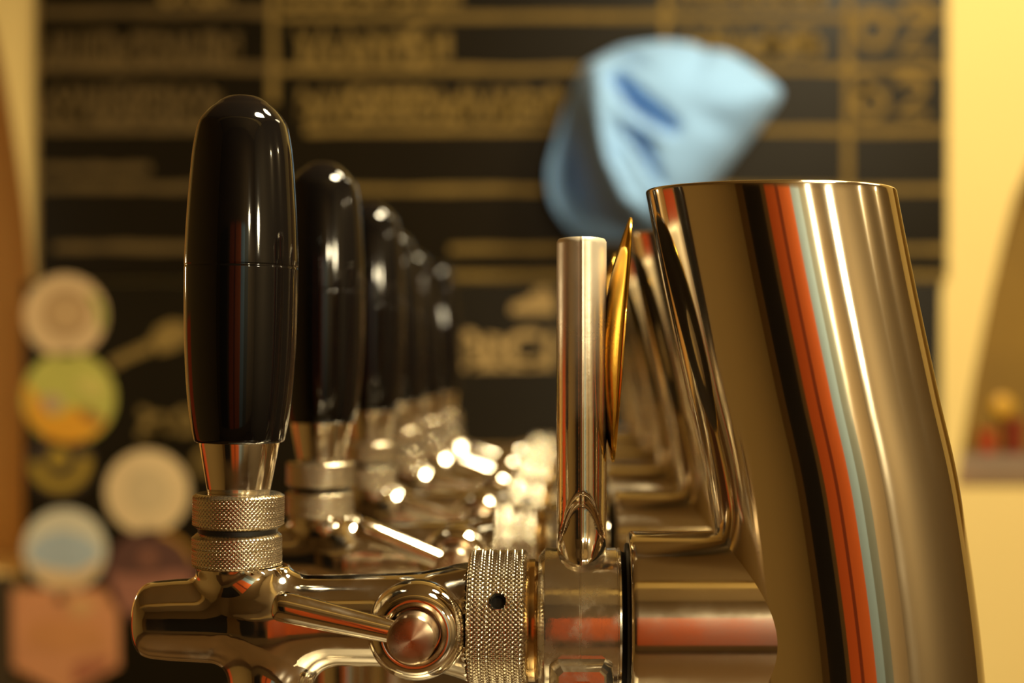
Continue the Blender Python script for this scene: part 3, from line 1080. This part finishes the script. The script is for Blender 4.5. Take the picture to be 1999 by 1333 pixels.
# ------------------------------------------------------------------ the blue cloth
def cloth_mesh():
    out = [(1294, 81), (1347, 86), (1380, 98), (1410, 100), (1446, 116), (1489, 146), (1519, 172), (1524, 187), (1511, 213), (1462, 278), (1423, 327), (1393, 364), (1345, 425), (1300, 462),
           (1265, 468), (1222, 470), (1182, 470), (1132, 462), (1100, 433), (1076, 390), (1069, 334), (1084, 275), (1102, 215), (1119, 169), (1139, 133), (1166, 115), (1208, 94), (1248, 86)]
    O = dense(out + [out[0]], 7)[:-1]
    n = len(O)
    cx, cy = 1270, 270
    D = 1.62

    def seg(px, py, a, b):
        ax, ay = a
        bx, by = b
        t = max(0, min(1, ((px - ax) * (bx - ax) + (py - ay) * (by - ay)) / ((bx - ax) ** 2 + (by - ay) ** 2)))
        return math.hypot(px - ax - t * (bx - ax), py - ay - t * (by - ay)), t

    def h(px, py, q):
        v = 74 * (1 - q ** 3.2) ** 0.7 + 4
        xr = np.interp(py, [120, 150, 230, 320, 400, 450], [1150, 1152, 1156, 1176, 1208, 1255])
        if px < xr:
            v = max(4.0, v - 66 * (1 - math.exp(-((xr - px) / 48) ** 1.6)) * min(1, max(0, (py - 170) / 150)))
        # folds gathered at the upper left and running down
        for pts, w, a in (
                ([(1160, 150), (1165, 230), (1178, 320), (1215, 400), (1270, 450)], 24, 20),
                ([(1195, 200), (1225, 300), (1262, 350), (1290, 420)], 13, 10),
                ([(1200, 180), (1240, 225), (1300, 270)], 15, -34),
                ([(1215, 275), (1245, 310), (1278, 375)], 12, -24),
                ([(1205, 130), (1255, 150)], 12, -12),
                ([(1225, 262), (1290, 292)], 12, 8),
                ([(1182, 260), (1195, 330), (1225, 390)], 8, -9),
                ([(1120, 290), (1110, 360), (1140, 440)], 30, -22),
                ([(1340, 240), (1420, 270)], 26, -6),
                ([(1380, 110), (1340, 170)], 22, -6)):
            best, bt = 1e9, 0
            for k in range(len(pts) - 1):
                d, t = seg(px, py, pts[k], pts[k + 1])
                if d < best:
                    best, bt = d, (k + t) / (len(pts) - 1)
            v += a * math.exp(-(best / w) ** 2) * (0.35 + 0.65 * math.sin(PI * (0.12 + 0.8 * bt)))
        return v
    R = 44
    vs, fs = [], []
    for k in range(R + 1):
        q = k / R
        for x, y in O:
            px, py = cx + (x - cx) * q, cy + (y - cy) * q
            d = D - h(px, py, q) / 1000
            vs.append(((px - VX) * D / F, d, CAMZ + (VY - py) * D / F))
    for k in range(1, R):
        for i in range(n):
            j = (i + 1) % n
            fs.append((k * n + i, k * n + j, (k + 1) * n + j, (k + 1) * n + i))
    b = len(vs)
    vs.append((sum(v[0] for v in vs[n:2 * n]) / n, vs[0][1], sum(v[2] for v in vs[n:2 * n]) / n))
    for i in range(n):
        fs.append((b, n + i, n + (i + 1) % n))
    # back, lying against the board
    e = len(vs)
    for i in range(n):
        x, y, z = vs[R * n + i]
        vs.append((x, WY - 0.0135, z))
    for i in range(n):
        j = (i + 1) % n
        fs.append((R * n + i, R * n + j, e + j, e + i))
    fs.append(tuple(range(e, e + n)))
    vs = [tuple(v) for v in vs]
    used = sorted({i for f in fs for i in f})
    mp = {o: k for k, o in enumerate(used)}
    return mesh_from('hanging_cloth', [vs[i] for i in used], [tuple(mp[i] for i in f) for f in fs])


cl = link('hanging_cloth', cloth_mesh(), M['cloth'])
tag(cl, 'crumpled pale blue cloth with pointed corner hanging in front of the upper blackboard', 'cloth')

# ------------------------------------------------------------------ things in the arched niches
sill_z = wz(950)
ND = (NB) * 1000


def nx_(px, y=NB - 0.06):
    return (px - VX) * y / F


def nz_(py, y=NB - 0.06):
    return CAMZ + (VY - py) * y / F


ledge = box('ledge', (wx(1866) + 0.004, WY + 0.03, wz(954) + 0.0006), (wx(2400), NB - 0.002, nz_(884)), simple('grey_stone_ledge', (0.20, 0.135, 0.085), 0.6, noise=0.2, nscale=20), None, 0.004)
tag(ledge, 'grey stone ledge along the bottom of the arched niche at the far right', 'ledge')


def cup(px, w, h_px, mat, label, y=NB - 0.06):
    x = nx_(px, y) * 1000
    z0 = nz_(884) * 1000 + 0.6
    s = F / (y * 1000)
    h = h_px / s
    r = w / s / 2
    me = lathe_mesh('cup', [(r * .8, 0), (r * .88, .6), (r, h * .8), (r * 1.02, h), (r * .9, h), (r * .85, h * .8), (r * .7, 3), (0, 3)], 40, 'Z', (0, 0, 0))
    o = link('cup', me, mat, None, True, 40)
    o.location = (x / 1000, y, z0 / 1000)
    tag(o, label, 'cup', 'cups on the niche ledge')
    return o


cup(1926, 34, 44, simple('red_glaze', (0.42, 0.05, 0.012), 0.35), 'small bright red cup, nearest the arch edge on the niche ledge')
cup(1978, 48, 66, simple('dark_red_glaze', (0.20, 0.03, 0.008), 0.35), 'taller dark red cup beside the bright red one on the niche ledge')
sph = bmesh.new()
bmesh.ops.create_uvsphere(sph, u_segments=32, v_segments=16, radius=0.014)
gold = link('highlight_disc', bm_mesh('highlight_disc', sph), simple('mustard_highlight', (0.72, 0.40, 0.03), 0.3))  # solid disc coloured to imitate an out-of-focus lamp highlight
gold.scale = (1, 0.3, 1)
gold.location = (nx_(1955, NB), NB - 0.004, nz_(792, NB))
tag(gold, 'small round mustard disc standing in for a blurred lamp highlight in the right arched niche', 'disc')

# ------------------------------------------------------------------ light
WARM = (1.0, 0.84, 0.53)


def lamp(name, loc, power, radius, kind='POINT', rot=None, col=WARM, spot=None, spread=180):
    l = bpy.data.lights.new(name, kind)
    l.energy = power
    l.color = col
    if kind == 'AREA':
        l.shape = 'DISK'
        l.size = radius * 2
        l.spread = math.radians(spread)
    else:
        l.shadow_soft_size = radius
    if spot:
        l.spot_size = math.radians(spot)
        l.spot_blend = 0.6
    o = bpy.data.objects.new(name, l)
    o.location = (loc[0], loc[1], CAMZ + loc[2])
    if rot is not None:
        t = Vector((rot[0], rot[1], CAMZ + rot[2]))
        o.rotation_euler = (t - o.location).to_track_quat('-Z', 'Y').to_euler()
    C.objects.link(o)
    return o


lamp('pendant_lamp', (0.62, 0.30, 1.30), 23, 0.20, 'AREA', (0.0, 0.36, 0), spread=115)
lamp('pendant_lamp', (0.62, 0.98, 1.30), 2.5, 0.14, 'AREA', (0.0, 0.72, 0), spread=90)
lamp('bar_spot', (0.60, 1.00, 0.82), 21, 0.06, 'SPOT', (0.33, 1.65, 0.34), spot=85)
lamp('bar_bulb', (0.66, 0.98, 0.72), 6, 0.12)
lamp('wall_lamp', (1.30, -0.95, 0.36), 25, 0.075)
for yy in (0.02, 0.77):
    lamp('wall_lamp', (1.85, yy, 0.65), 2.2, 0.022)
lamp('wall_lamp', (0.95, -1.6, 0.45), 22, 0.045)
lamp('niche_fill_light', (-1.08, 1.38, 0.12), 1.5, 0.03)  # unseen lamp added to brighten the left niche

w = bpy.data.worlds.new('World')
bpy.context.scene.world = w
w.use_nodes = True
w.node_tree.nodes['Background'].inputs['Color'].default_value = (1, 0.75, 0.4, 1)
w.node_tree.nodes['Background'].inputs['Strength'].default_value = 0.02

# ------------------------------------------------------------------ camera
cam = bpy.data.cameras.new('camera')
cam.sensor_width = 36
cam.lens = 50
cam.shift_x = -(VX - 999.5) / 1999
cam.shift_y = (VY - 666.5) / 1999
cam.clip_start = 0.02
cam.dof.use_dof = True
cam.dof.focus_distance = 0.338
cam.dof.aperture_fstop = 7.6
co = bpy.data.objects.new('camera', cam)
co.location = (0, 0, CAMZ)
co.rotation_euler = (PI / 2, 0, 0)
C.objects.link(co)
sc = bpy.context.scene
sc.camera = co
sc.view_settings.view_transform = 'Standard'
sc.view_settings.look = 'None'
sc.view_settings.gamma = 1
sc.view_settings.exposure = 0.28
try:
    sc.cycles.sample_clamp_indirect = 6
    sc.cycles.caustics_reflective = False
    sc.cycles.caustics_refractive = False
    sc.cycles.max_bounces = 10
except Exception:
    pass
